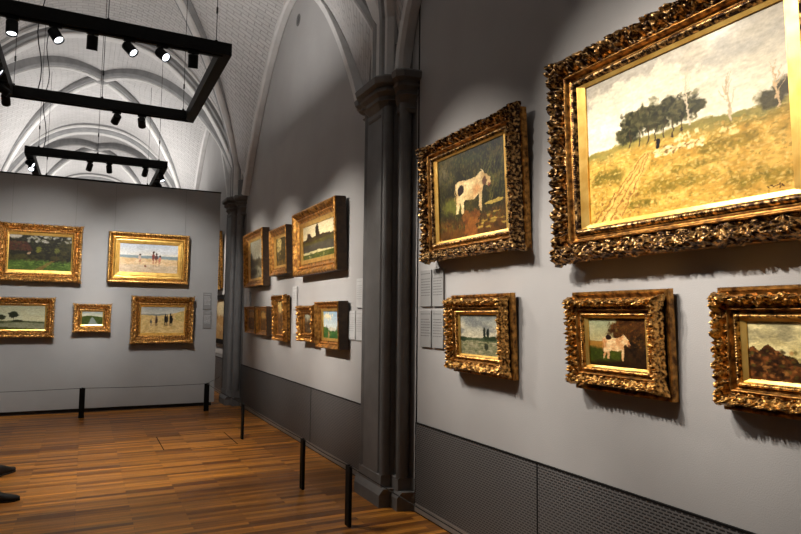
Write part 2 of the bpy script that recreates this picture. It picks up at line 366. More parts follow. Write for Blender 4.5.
# ------------------------------------------------------------------ painting the canvases (arrays of colour, one per picture)
rng = np.random.default_rng(7)
def fbm(h, w, fx, fy, oct=5, seed=0, gain=.55):
    r = np.random.default_rng(seed); out = np.zeros((h, w)); amp = 1; tot = 0
    yy, xx = np.mgrid[0:h, 0:w]; yy = yy/h; xx = xx/w
    for o in range(oct):
        nx, ny = max(2, int(fx*2**o)), max(2, int(fy*2**o)); gdl = r.random((ny+2, nx+2))
        x = xx*nx; y = yy*ny; xi = x.astype(int); yi = y.astype(int); a = x-xi; c = y-yi; a = a*a*(3-2*a); c = c*c*(3-2*c)
        out += amp*((gdl[yi, xi]*(1-a)+gdl[yi, xi+1]*a)*(1-c)+(gdl[yi+1, xi]*(1-a)+gdl[yi+1, xi+1]*a)*c); tot += amp; amp *= gain
    return out/tot
class Pic:
    def __init__(s, h, w, seed):
        s.h, s.w, s.seed = h, w, seed; s.a = np.zeros((h, w, 3)); yy, xx = np.mgrid[0:h, 0:w]; s.v = yy/(h-1); s.u = xx/(w-1)
        s.n = fbm(h, w, 6, 5, 5, seed); s.k = 0; s.r = np.random.default_rng(seed)
    def nz(s, fx=8, fy=6, o=5): s.k += 1; return fbm(s.h, s.w, fx, fy, o, s.seed*100+s.k)
    def put(s, mask, col, col2=None, nz=None):
        c = np.array(col, float)
        if col2 is not None:
            t = np.clip((s.nz(14, 12) if nz is None else nz)*2.4-.7, 0, 1)[..., None]; c = c*(1-t)+np.array(col2, float)*t
        m = np.clip(mask, 0, 1)[..., None]; s.a = s.a*(1-m)+c*m
    def sky(s, top, low, cloud, amt=1.0, v0=0):
        t = np.clip((s.v-v0)/(1-v0), 0, 1)[..., None]; s.a = np.array(low)*(1-t)+np.array(top)*t
        n = s.nz(4, 4, 6); s.put(np.clip((n-.47)*4, 0, 1)*amt, cloud)
    def below(s, pts, rough=.015, soft=.01):
        xs, ys = zip(*pts); line = np.interp(s.u, xs, ys)+(s.nz(20, 3)-.5)*rough*2
        return np.clip((line-s.v)/soft, 0, 1)
    def blob(s, cx, cy, rx, ry, rough=.5, soft=.15):
        d = ((s.u-cx)/rx)**2+((s.v-cy)/ry)**2; d = np.sqrt(d)+(s.nz(16, 12)-.5)*rough
        return np.clip((1-d)/soft, 0, 1)
    def poly(s, pts, soft=.006, rough=.006):
        # inside test with noise warp
        uu = s.u+(s.nz(24, 20)-.5)*rough; vv = s.v+(s.nz(24, 20)-.5)*rough
        ins = np.zeros_like(uu, bool); n = len(pts)
        for i in range(n):
            x1, y1 = pts[i]; x2, y2 = pts[(i+1) % n]
            if y1 == y2: continue
            c = ((vv < y1) != (vv < y2)) & (uu < (x2-x1)*(vv-y1)/(y2-y1)+x1); ins ^= c
        return ins.astype(float)
    def line(s, p, q, w):
        p, q = np.array(p), np.array(q); d = q-p; asp = s.w/s.h
        t = np.clip(((s.u-p[0])*d[0]*asp*asp+(s.v-p[1])*d[1])/(d[0]**2*asp*asp+d[1]**2+1e-9), 0, 1)
        dist = np.sqrt(((s.u-p[0]-t*d[0])*asp)**2+(s.v-p[1]-t*d[1])**2); return np.clip((w*(1-.5*t)-dist)/(.5/s.h)+.5, 0, 1)
    def dabs(s, n, region, rx, ry, cols, al=.7):
        for i in range(n):
            u, v = s.r.uniform(region[0], region[1]), s.r.uniform(region[2], region[3]); a, b_ = rx*s.r.uniform(.5, 1.5), ry*s.r.uniform(.5, 1.5)
            j0, j1 = int(max(0, (v-b_)*s.h)), int(min(s.h, (v+b_)*s.h+2)); i0, i1 = int(max(0, (u-a)*s.w)), int(min(s.w, (u+a)*s.w+2))
            if j0 >= j1 or i0 >= i1: continue
            d = ((s.u[j0:j1, i0:i1]-u)/a)**2+((s.v[j0:j1, i0:i1]-v)/b_)**2; m = (np.clip(1.3-d, 0, 1)*al)[..., None]
            s.a[j0:j1, i0:i1] = s.a[j0:j1, i0:i1]*(1-m)+np.array(cols[s.r.integers(len(cols))])*m
    def grain(s, amt=.12):
        s.a *= (1+(s.nz(60, 45, 3)[..., None]-.5)*amt*2); s.a *= (1+(s.nz(12, 50, 3)[..., None]-.5)*amt)
    def brush(s, k=1.0, con=1.12):
        sc = s.h/100*k
        for fx, am in ((9, 3.2), (22, 2.2), (50, 1.6)):
            dx = (s.nz(fx, fx, 3)-.5)*2*am*sc*1.6; dy = (s.nz(fx, int(fx*1.6), 3)-.5)*2*am*sc
            ii = np.clip(np.rint(s.v*(s.h-1)+dy), 0, s.h-1).astype(int); jj = np.clip(np.rint(s.u*(s.w-1)+dx), 0, s.w-1).astype(int); s.a = s.a[ii, jj]
        st = fbm(s.h, s.w, 30, 70, 2, s.seed+9)[..., None]-.5; st2 = fbm(s.h, s.w, 80, 60, 2, s.seed+19)[..., None]-.5
        s.a = s.a*(1+.16*st+.12*st2); m = s.a.mean(); s.a = np.clip((s.a-m)*con+m, 0, 255)
    def tree(s, u, v0, v1, lean=0, col=(120, 95, 70), w=.008, br=7):
        s.put(s.line((u, v0), (u+lean, v1), w), col)
        for i in range(br):
            f = .35+.6*i/br; a = s.r.choice([-1, 1])*s.r.uniform(.02, .05)*(1.2-f); y = v0+(v1-v0)*f
            s.put(s.line((u+lean*f, y), (u+lean*f+a, y+s.r.uniform(.04, .1)), w*.4)*.8, col)
def c(*a): return a
def meadow_sheep():
    p = Pic(320, 460, 11); p.sky((176, 166, 146), (232, 220, 190), (222, 214, 194), .9, .45)
    p.put(np.clip((p.nz(3, 3)-.5)*3, 0, .5), (150, 146, 138)); p.put(p.blob(.3, .75, .35, .2, 1)*.5, (236, 226, 196))
    p.put(p.below([(0, .50), (.2, .52), (.5, .52), (.8, .50), (1, .50)], .006), (126, 120, 66), (150, 132, 70))
    p.put(p.below([(0, .46), (.4, .50), (.7, .44), (1, .46)], .03, .06), (206, 166, 86), (176, 138, 62))
    for q in [(.78, .33, .25, .06), (.5, .16, .3, .06), (.12, .3, .12, .05), (.9, .42, .2, .035), (.85, .1, .2, .05), (.25, .08, .2, .03), (.62, .25, .2, .03)]:
        p.put(p.blob(*q, 2.2, .7)*.8, (92, 84, 30), (140, 116, 44))
    p.dabs(2600, (0, 1, 0, .46), .008, .006, [(220, 184, 110), (150, 120, 52), (108, 96, 40), (196, 150, 72), (230, 200, 130)], .4)
    p.put(p.poly([(.03, 0), (.2, 0), (.3, .2), (.4, .42), (.33, .42), (.2, .22)], rough=.03)*.7, (226, 186, 110), (200, 156, 84))
    for a, b_ in [((.02, .0), (.34, .4)), ((.13, .0), (.36, .4)), ((.2, .02), (.37, .4)), ((.07, .0), (.30, .33))]: p.put(p.line(a, b_, .007)*.7, (132, 96, 44))
    p.dabs(60, (.02, .3, .0, .2), .008, .008, [(120, 84, 40)], .6)
    for q in [(.24, .56, .05, .07), (.29, .60, .06, .09), (.35, .64, .07, .1), (.41, .63, .07, .1), (.47, .64, .06, .09), (.53, .6, .06, .08), (.59, .61, .06, .05), (.64, .6, .04, .035)]:
        p.put(p.blob(*q, 1.5, .3), (48, 48, 30), (84, 80, 52))
    p.dabs(500, (.21, .62, .53, .70), .009, .012, [(58, 58, 36), (36, 36, 24), (104, 98, 66), (76, 70, 46)], .55)
    for u in (.26, .31, .36, .4, .45, .49, .54): p.put(p.line((u, .47), (u+.01, .58), .006), (70, 56, 36))
    p.put(p.blob(.94, .52, .09, .055, 1.6, .4), (66, 60, 36), (96, 86, 52)); p.put(p.blob(.98, .56, .05, .05, 1.6, .4), (70, 62, 38)); p.put(p.below([(0, .515), (.25, .525), (.25, .5), (1, .5)], .01)*0, (90, 90, 60))
    p.tree(.585, .50, .82, -.01, (196, 178, 150), .007, 10); p.tree(.765, .46, .70, -.02, (180, 160, 128), .009, 9); p.tree(.965, .46, .66, -.02, (190, 160, 120), .007, 7)
    p.dabs(150, (.40, .64, .36, .41), .009, .008, [(232, 206, 150), (214, 184, 124), (120, 92, 50), (236, 214, 164)], .9); p.dabs(16, (.5, .62, .42, .46), .009, .009, [(228, 204, 150)], .9); p.dabs(10, (.72, .8, .38, .42), .012, .01, [(225, 195, 130)], .9)
    p.put(p.blob(.415, .45, .012, .035, .2), (24, 22, 24))
    for k in range(5): p.put(p.line((.9+.012*k, .035+.01*(k % 2)), (.91+.012*k, .02+.01*(k % 3)), .004), (70, 44, 20))
    return p
def cow_shape(p, ox, oy, sx, sy, body, body2, face=1):
    P = lambda pts: [(ox+face*x*sx, oy+y*sy) for x, y in pts]
    p.put(p.poly(P([(0, .95), (.1, 1.02), (.35, .98), (.62, 1.0), (.78, 1.1), (.84, 1.08), (1.0, .92), (1.06, .7), (.98, .64), (.86, .74), (.8, .62), (.78, .05), (.72, .05), (.7, .5), (.55, .42), (.3, .45), (.25, .4), (.24, .1), (.17, .1), (.15, .42), (.05, .1), (.0, .1), (.03, .6)]), rough=.012), body, body2)
    p.put(p.line(P([(.0, .93)])[0], P([(-.03, .4)])[0], .006), body2); p.put(p.line(P([(.86, 1.06)])[0], P([(.78, 1.16)])[0], .006), body)
    p.put(p.poly(P([(.97, .74), (1.06, .7), (.99, .62)])), (120, 70, 50))
def cow_pond():
    p = Pic(220, 300, 21); p.a[:] = (30, 28, 14); p.put(np.clip((p.nz(7, 7)-.4)*3, 0, 1), (72, 62, 26)); p.put(p.blob(.12, .85, .25, .25, 1, .8)*.8, (112, 102, 76))
    p.put(p.blob(.5, .9, .3, .1, 1, .8)*.6, (64, 74, 40)); p.put(p.below([(0, .3), (.4, .26), (1, .36)], .05, .1), (64, 42, 16), (98, 62, 20))
    p.dabs(1500, (0, 1, .1, 1), .008, .02, [(86, 78, 34), (30, 30, 14), (110, 94, 40), (56, 62, 28)], .45)
    for i in range(60):
        u = p.r.uniform(.6, 1); v = p.r.uniform(.3, .75); p.put(p.line((u, v), (u+p.r.uniform(-.04, .1), v+p.r.uniform(.1, .25)), .004)*.6, [(120, 112, 52), (84, 92, 44), (40, 46, 20)][i % 3])
    p.put(p.blob(.22, .4, .2, .12, 1, .4)*.8, (96, 96, 40)); p.put(p.poly([(.34, 0), (.62, .02), (.58, .12), (.66, .2), (.6, .27), (.36, .28), (.4, .14)], rough=.16)*.6, (120, 62, 22), (168, 104, 46))
    cow_shape(p, .28, .24, .5, .42, (216, 192, 140), (176, 142, 92)); p.put(p.blob(.36, .55, .05, .06, .8), (42, 30, 22)); p.put(p.blob(.60, .52, .07, .11, 1.4, .6)*.7, (186, 128, 78)); p.put(p.blob(.72, .58, .03, .05, .5), (90, 60, 40))
    p.dabs(12, (.6, 1, .05, .25), .04, .012, [(186, 158, 76), (160, 130, 56)], .8); p.put(p.blob(.85, .33, .13, .02, .6), (176, 150, 74)); p.grain(.15); return p
def river_poplars():
    p = Pic(130, 210, 31); p.sky((118, 124, 122), (196, 186, 158), (206, 196, 168), .9, .35); p.put(np.clip((p.nz(4, 5)-.55)*5, 0, .7), (112, 114, 112))
    p.put(p.below([(0, .44), (.5, .42), (1, .40)], .02), (88, 96, 72), (64, 74, 52)); p.put(p.below([(0, .36), (1, .34)], .01), (150, 144, 116), (112, 112, 84))
    p.dabs(160, (0, 1, 0, .34), .05, .008, [(164, 158, 130), (96, 100, 74), (70, 80, 50), (130, 128, 96)], .6)
    p.put(p.blob(.64, .55, .035, .17, .4), (38, 46, 40)); p.put(p.blob(.73, .53, .035, .16, .4), (34, 42, 36)); p.put(p.blob(.8, .42, .2, .06, .8), (50, 60, 40)); p.put(p.blob(.68, .22, .06, .1, .8, .4), (56, 60, 46)); p.put(p.blob(.06, .38, .08, .06, .8), (50, 62, 44)); p.grain(.15); return p
def cow_meadow():
    p = Pic(150, 230, 41); p.sky((142, 150, 120), (176, 160, 112), (190, 180, 140), .6, .5); p.put(p.below([(0, .52), (1, .5)], .01), (150, 108, 48)); p.put(p.below([(0, .42), (1, .3)], .03, .06), (76, 84, 26), (52, 60, 20))
    p.put(p.below([(0, .12), (1, .25)], .05, .1), (46, 28, 14), (30, 20, 10)); p.put(p.blob(.78, .75, .44, .42, .9, .25), (52, 30, 14), (84, 52, 22)); p.put(p.blob(.85, .35, .3, .35, .9, .3), (30, 20, 12), (58, 38, 18))
    p.dabs(200, (.4, 1, .4, 1), .015, .015, [(120, 76, 30), (40, 26, 12), (90, 66, 26)], .5); cow_shape(p, .25, .1, .46, .5, (226, 196, 146), (188, 130, 80)); p.put(p.blob(.36, .6, .05, .05, .7), (40, 26, 20)); p.put(p.blob(.52, .5, .05, .1, 1.6, .6)*.6, (180, 120, 72)); p.grain(.12); return p
def river_village():
    p = Pic(140, 260, 51); p.sky((150, 140, 104), (216, 196, 134), (226, 210, 156), 1, .4); p.put(np.clip((p.nz(3, 4)-.58)*5, 0, .7), (138, 130, 100))
    p.put(p.below([(0, .42), (.5, .40), (1, .44)], .01), (168, 150, 96)); p.put(p.below([(0, .33), (1, .33)], .02), (196, 182, 130), (150, 140, 100))
    p.put(p.poly([(0, 0), (0, .55), (.04, .58), (.1, .5), (.17, .62), (.3, .46), (.42, .4), (.46, .22), (.6, 0)], rough=.03), (52, 34, 20), (120, 74, 38)); p.dabs(90, (0, .42, .05, .5), .02, .03, [(140, 84, 46), (40, 26, 16), (90, 80, 40), (160, 110, 60)], .6)
    p.put(p.poly([(.7, .3), (.85, .45), (1, .52), (1, 0), (.9, 0), (.8, .12)], rough=.05), (30, 28, 18), (60, 52, 30)); p.put(p.blob(.55, .3, .15, .04, .8), (60, 48, 30)); p.grain(.12); return p
def garden():
    p = Pic(100, 150, 61); p.a[:] = (34, 32, 20); p.put(np.clip((p.nz(8, 8)-.45)*4, 0, 1), (62, 58, 30)); p.put(p.blob(.08, .98, .14, .1, .9, .3), (168, 160, 144))
    p.put(p.poly([(0, .82), (.3, .82), (.38, .55), (0, .55)], rough=.04), (78, 46, 30), (56, 34, 24)); p.put(p.below([(0, .28), (.5, .3), (1, .26)], .05, .05), (82, 104, 44), (54, 74, 30)); p.put(p.poly([(.4, 0), (.52, 0), (.75, .28), (.68, .28)], rough=.05)*.7, (126, 92, 52))
    p.put(p.blob(.47, .6, .05, .1, .7, .3), (96, 96, 34)); p.put(p.blob(.76, .58, .06, .09, .7, .3), (92, 96, 44)); p.put(p.line((.76, .3), (.76, .55), .01), (70, 56, 36)); p.dabs(40, (.3, 1, .8, 1), .025, .03, [(176, 172, 160)], .7)
    p.dabs(260, (0, 1, .5, .95), .015, .02, [(50, 50, 26), (28, 26, 16), (76, 74, 36)], .5); p.dabs(240, (0, 1, 0, .3), .02, .012, [(110, 130, 60), (56, 76, 32), (84, 104, 40)], .5); p.put(p.blob(.32, .48, .03, .04, .5), (140, 116, 90)); p.grain(.15); return p
def beach():
    p = Pic(90, 180, 71); p.sky((168, 178, 190), (206, 202, 190), (196, 200, 204), .6, .6); p.put(p.below([(0, .60), (1, .60)], .003), (132, 146, 148)); p.put(p.below([(0, .52), (1, .5)], .02, .03), (196, 168, 128), (212, 190, 156)); p.put(p.below([(0, .3), (1, .28)], .03, .06), (200, 184, 160), (184, 164, 136))
    def kid(u, v, h, col, col2):
        p.put(p.blob(u, v+h*.55, .027, h*.32, .3), col); p.put(p.blob(u+.004, v+h*.95, .017, h*.13, .2), (70, 48, 34)); p.put(p.line((u-.008, v), (u-.004, v+h*.4), .012), col2); p.put(p.line((u+.01, v), (u+.006, v+h*.4), .012), col2); p.put(p.blob(u, v-h*.25, .014, h*.22, .8, .6)*.5, (160, 130, 110))
    kid(.34, .38, .26, (196, 176, 160), (180, 120, 96)); kid(.57, .32, .42, (126, 70, 60), (176, 120, 90)); kid(.62, .34, .34, (96, 72, 70), (180, 120, 90)); kid(.68, .32, .28, (190, 130, 108), (176, 116, 90)); p.put(p.blob(.44, .22, .02, .04, .5), (130, 90, 70)); p.grain(.06); return p
def dunes():
    p = Pic(90, 160, 81); p.sky((138, 140, 136), (182, 178, 160), (172, 172, 164), .7, .6); p.put(p.below([(0, .74), (1, .74)], .003), (128, 130, 122)); p.put(p.below([(0, .70), (.4, .66), (.7, .74), (1, .86)], .02), (196, 172, 122), (176, 150, 98)); p.put(p.poly([(.75, .55), (1, .4), (1, .84), (.85, .8)], rough=.06)*.7, (140, 130, 80), (186, 166, 112))
    p.dabs(120, (0, 1, 0, .6), .05, .01, [(206, 184, 138), (180, 152, 104), (160, 132, 88)], .5); p.put(p.line((.08, .02), (.36, .4), .007)*.7, (130, 104, 70)); p.put(p.line((.2, .05), (.44, .4), .006)*.6, (130, 104, 70))
    for u, h, col in [(.23, .14, (90, 84, 80)), (.34, .3, (120, 100, 80)), (.36, .22, (60, 50, 44)), (.56, .34, (24, 24, 28)), (.60, .3, (50, 42, 36)), (.68, .36, (20, 20, 24)), (.71, .28, (30, 26, 26))]:
        p.put(p.blob(u, .36+h*.5, .028, h*.5, .3), col); p.put(p.blob(u, .36+h*1.0, .014, .05, .2), tuple(k*.7+20 for k in col)); p.put(p.line((u-.012, .28), (u-.01, .4), .01), col); p.put(p.line((u+.014, .28), (u+.01, .4), .01), col)
    p.grain(.08); return p
def pond_dusk():
    p = Pic(80, 150, 91); p.sky((150, 150, 126), (190, 186, 152), (176, 176, 150), .8, .4); p.put(p.below([(0, .36), (.5, .38), (1, .34)], .02), (70, 78, 52), (96, 100, 70)); p.put(p.below([(0, .22), (.5, .3), (1, .26)], .02), (140, 142, 116), (120, 122, 96)); p.put(p.below([(0, .16), (.4, .1), (1, .05)], .04, .05), (66, 70, 30), (90, 90, 40))
    p.put(p.blob(.42, .62, .10, .15, .8, .25), (44, 48, 34)); p.put(p.blob(.18, .52, .12, .12, .8, .25), (48, 52, 36)); p.put(p.line((.42, .38), (.43, .6), .012), (40, 38, 26)); p.put(p.blob(.5, .36, .12, .05, .9), (54, 58, 36)); p.grain(.1); return p
def canal():
    p = Pic(60, 90, 101); p.sky((128, 140, 140), (190, 186, 158), (182, 182, 164), .7, .6); p.put(p.below([(0, .62), (.3, .7), (.7, .64), (1, .6)], .04), (54, 66, 34), (76, 88, 44)); p.put(p.poly([(.3, 0), (.8, 0), (.52, .55), (.46, .55)], rough=.03), (120, 130, 128), (146, 150, 140)); p.dabs(60, (0, 1, 0, .5), .03, .03, [(86, 98, 44), (56, 70, 32)], .5); p.put(p.poly([(.3, 0), (.8, 0), (.52, .5), (.46, .5)], rough=.02)*.8, (124, 134, 130)); p.grain(.1); return p
def church_river():
    p = Pic(90, 200, 111); p.sky((190, 176, 140), (224, 206, 160), (214, 198, 156), .9, .5); p.put(p.below([(0, .56), (.2, .62), (.4, .66), (.7, .66), (1, .6)], .05), (52, 42, 26), (76, 64, 36)); p.put(p.poly([(.42, .6), (.42, .9), (.45, .97), (.5, .98), (.53, .86), (.56, .6)], rough=.06), (48, 38, 26)); p.put(p.poly([(.1, .55), (.14, .78), (.26, .76), (.3, .62)], rough=.08), (44, 34, 24))
    p.put(p.below([(0, .5), (1, .56)], .03), (92, 84, 40), (70, 64, 34)); p.put(p.below([(0, .42), (1, .44)], .02), (66, 62, 52), (84, 78, 64)); p.put(p.below([(0, .2), (.5, .24), (1, .2)], .03), (190, 178, 130)); p.put(p.below([(0, .14), (1, .17)], .02), (86, 88, 36), (60, 70, 28)); p.dabs(30, (.2, .8, .02, .2), .02, .015, [(196, 186, 140), (60, 60, 30)], .6); p.grain(.1); return p
def wood_glade(seed, sky_, dark, warm):
    p = Pic(90, 70, seed); p.a[:] = dark; p.put(np.clip((p.nz(6, 8)-.45)*4, 0, 1), tuple(k*1.7 for k in dark)); p.put(p.blob(.3, .75, .35, .35, 2.4, .5), sky_); p.put(p.below([(0, .2), (1, .26)], .06, .1), warm, tuple(k*.6 for k in warm)); p.dabs(160, (0, 1, .1, 1), .04, .03, [dark, tuple(k*1.6 for k in dark), warm], .45); p.put(p.line((.7, .1), (.66, .9), .02), tuple(k*.6 for k in dark)); p.grain(.15); return p
def tree_river():
    p = Pic(110, 130, 131); p.sky((148, 144, 124), (160, 156, 136), (170, 164, 144), .7, .4); p.put(p.blob(.6, .75, .4, .3, 1, .7)*.6, (116, 108, 84)); p.put(p.below([(0, .6), (.4, .5), (.7, .55), (1, .5)], .08, .05), (58, 50, 30), (86, 74, 42)); p.put(p.below([(0, .3), (.5, .36), (1, .2)], .05, .05), (140, 134, 112), (90, 84, 62)); p.put(p.blob(.3, .16, .4, .1, 1, .4), (66, 58, 34)); p.put(p.blob(.1, .5, .1, .2, .9), (48, 42, 26)); p.tree(.75, .4, .95, .03, (110, 98, 76), .01, 9); p.grain(.14); return p
def village_blue():
    p = Pic(90, 110, 141); p.sky((140, 168, 190), (200, 206, 200), (222, 214, 186), 0, .4); p.put(p.blob(.3, .78, .4, .16, 2.6, .7), (226, 212, 170)); p.put(p.below([(0, .42), (.3, .36), (.7, .34), (1, .3)], .05), (44, 88, 52), (92, 116, 60)); p.put(p.poly([(.15, .3), (.2, .52), (.26, .3)]), (50, 62, 44)); p.put(p.poly([(.8, .3), (.83, .5), (.86, .3)]), (60, 66, 60)); p.put(p.poly([(.28, .34), (.4, .42), (.78, .36), (.78, .28), (.3, .26)]), (196, 190, 170)); p.dabs(80, (0, 1, 0, .3), .04, .03, [(56, 112, 60), (40, 70, 40), (120, 130, 60)], .6); p.put(p.blob(.3, .12, .06, .12, .7), (150, 126, 84)); p.grain(.1); return p
def stilllife(seed, a, b_, d_):
    p = Pic(90, 70, seed); p.a[:] = a; p.put(np.clip((p.nz(7, 9)-.45)*4, 0, 1), b_); p.put(p.blob(.35, .85, .5, .22, 2.4, .5), d_); p.put(p.blob(.55, .35, .3, .28, .9, .4), tuple(k*.6 for k in b_)); p.dabs(60, (.1, .9, .1, .8), .05, .04, [d_, a, b_], .5); p.grain(.12); return p
def town_night(seed, a, b_, d_):
    p = Pic(60, 60, seed); p.a[:] = a; p.put(p.blob(.5, .75, .6, .3, .8, .4), d_); p.put(p.below([(0, .5), (.4, .62), (1, .5)], .08), b_); p.dabs(30, (.1, .9, .1, .6), .05, .05, [d_, a], .5); p.grain(.12); return p

def srgb2lin(a):
    a = np.clip(a/255., 0, 1); return np.where(a <= .04045, a/12.92, ((a+.055)/1.055)**2.4)
def canvas_mesh(pic, w, h, zc, y, parent, gain=.85):
    P = pic(); P.brush(.38); hh, ww = P.h, P.w
    xs = np.linspace(-w/2, w/2, ww); zs = np.linspace(zc-h/2, zc+h/2, hh); X, Z = np.meshgrid(xs, zs)
    co = np.stack([X, np.full_like(X, y), Z], -1).reshape(-1, 3)
    n = hh*ww; co2 = np.vstack([co, [(-w/2, y+.012, zc-h/2), (w/2, y+.012, zc-h/2), (w/2, y+.012, zc+h/2), (-w/2, y+.012, zc+h/2)]])
    i, j = np.meshgrid(np.arange(hh-1), np.arange(ww-1), indexing='ij'); a = (i*ww+j).ravel(); f = np.stack([a, a+1, a+ww+1, a+ww], -1)
    fs = [tuple(map(int, q)) for q in f]+[(n, n+1, ww-1, 0), (n+1, n+2, hh*ww-1, ww-1), (n+2, n+3, (hh-1)*ww, hh*ww-1), (n+3, n, 0, (hh-1)*ww), (n+3, n+2, n+1, n)]
    fs[-5:] = [(n, n+1, n+2, n+3)]
    me = bpy.data.meshes.new('canvas'); me.from_pydata(co2.tolist(), [], fs); me.update()
    ca = me.color_attributes.new('paint', 'FLOAT_COLOR', 'POINT'); col = np.ones((n+4, 4)); col[:n, :3] = srgb2lin(P.a.reshape(-1, 3))*gain; col[n:, :3] = .05
    ca.data.foreach_set('color', col.ravel().astype(np.float32))
    return link('canvas', me, PAINT, parent)

# ------------------------------------------------------------------ frames
def ring(name, W, H, m, prof, parent, material, zc, step, disp=None, smooth=True):
    """closed mitred moulding; prof: (inset fraction, height off the wall); built facing -y, centred on x=0, z=zc"""
    V = []; Fs = []
    for side in range(4):
        Ls, Lo = ((W, H), (H, W))[side % 2]; n = max(2, int(Ls/step)); base = len(V); np_ = len(prof)
        for i in range(n+1):
            tau = -1+2*i/n
            for (fr, h) in prof:
                d = fr*m; half = Ls/2-d; t = tau*half; a = Ls/2-abs(t)
                dd, dh = (disp(a, fr, Ls) if disp else (0, 0))
                d2 = d+dd; r_out = Lo/2-d2
                # scalloped corner keeps mitre closed
                if abs(tau) > .999: t = math.copysign(Ls/2-d2, t)
                x, z = ((t, -r_out), (r_out, t), (-t, r_out), (-r_out, -t))[side]
                V.append((x, -(h+dh), zc+z))
        for i in range(n):
            for j in range(np_-1):
                a = base+i*np_+j; Fs.append((a, a+1, a+np_+1, a+np_))
    me = bpy.data.meshes.new(name); me.from_pydata(V, [], Fs); me.update()
    return link(name, me, material, parent, smooth)
def leaf_disp(L0, m, amp, scal, seed):
    def f(a, fr, Ls):
        nC = max(2, round(Ls/2/L0)); Lc = (Ls/2)/nC; y = fr*m
        q = Vector((a/Lc*1.1, y/Lc*1.1, seed)); wx = noise.noise(q)*.30; wy = noise.noise(q+Vector((7, 3, 1)))*.22
        x = a/Lc+wx; v = y/Lc+wy; mm = m/Lc; h = 0
        k = math.floor(x); fx = x-k
        # fans of acanthus from the inner edge, curled balls at the outer edge, alternating
        for cx, cy, R, nf, tw in ((.5, mm*.95, .62, 9, 2.5), (0, mm*.45, .40, 7, -7), (1, mm*.45, .40, 7, 7), (.5, mm*.18, .30, 6, 9)):
            dx = fx-cx; dy = v-cy; r = math.hypot(dx, dy); th = math.atan2(dy, dx)
            g = math.exp(-(r/R)**4)*(.42+.58*abs(math.cos(nf*.5*th+tw*r)))*(1-.45*r/R); h = max(h, g)
        h = h*.9+.22*noise.noise(Vector((a*55, y*55, seed+3)))
        band = min(1, fr*9)*min(1, (1-fr)*9) if 0 < fr < 1 else 0
        dh = amp*(h*1.6-.55)*band
        e = math.exp(-(fr/.2)**2); cw = a/Lc+.22*noise.noise(Vector((a/Lc*.9, 0, seed)))
        dd = scal*e*((.5-.5*math.cos(2*PI*cw))*.55+.5*abs(math.sin(PI*cw*3))+.5*noise.noise(Vector((a*40, 1, seed))))
        if a < L0*1.1: dd -= scal*e*.8*math.cos(a/(L0*1.1)*PI/2); dh += amp*.4*band*math.cos(a/(L0*1.1)*PI/2)
        return dd, dh
    return f
def bead_disp(L0, amp):
    def f(a, fr, Ls):
        n = max(2, round(Ls/2/L0)); Lc = Ls/2/n; c_ = a/Lc
        return 0, amp*abs(math.sin(PI*c_))*math.sin(PI*min(1, max(0, fr)))
    return f
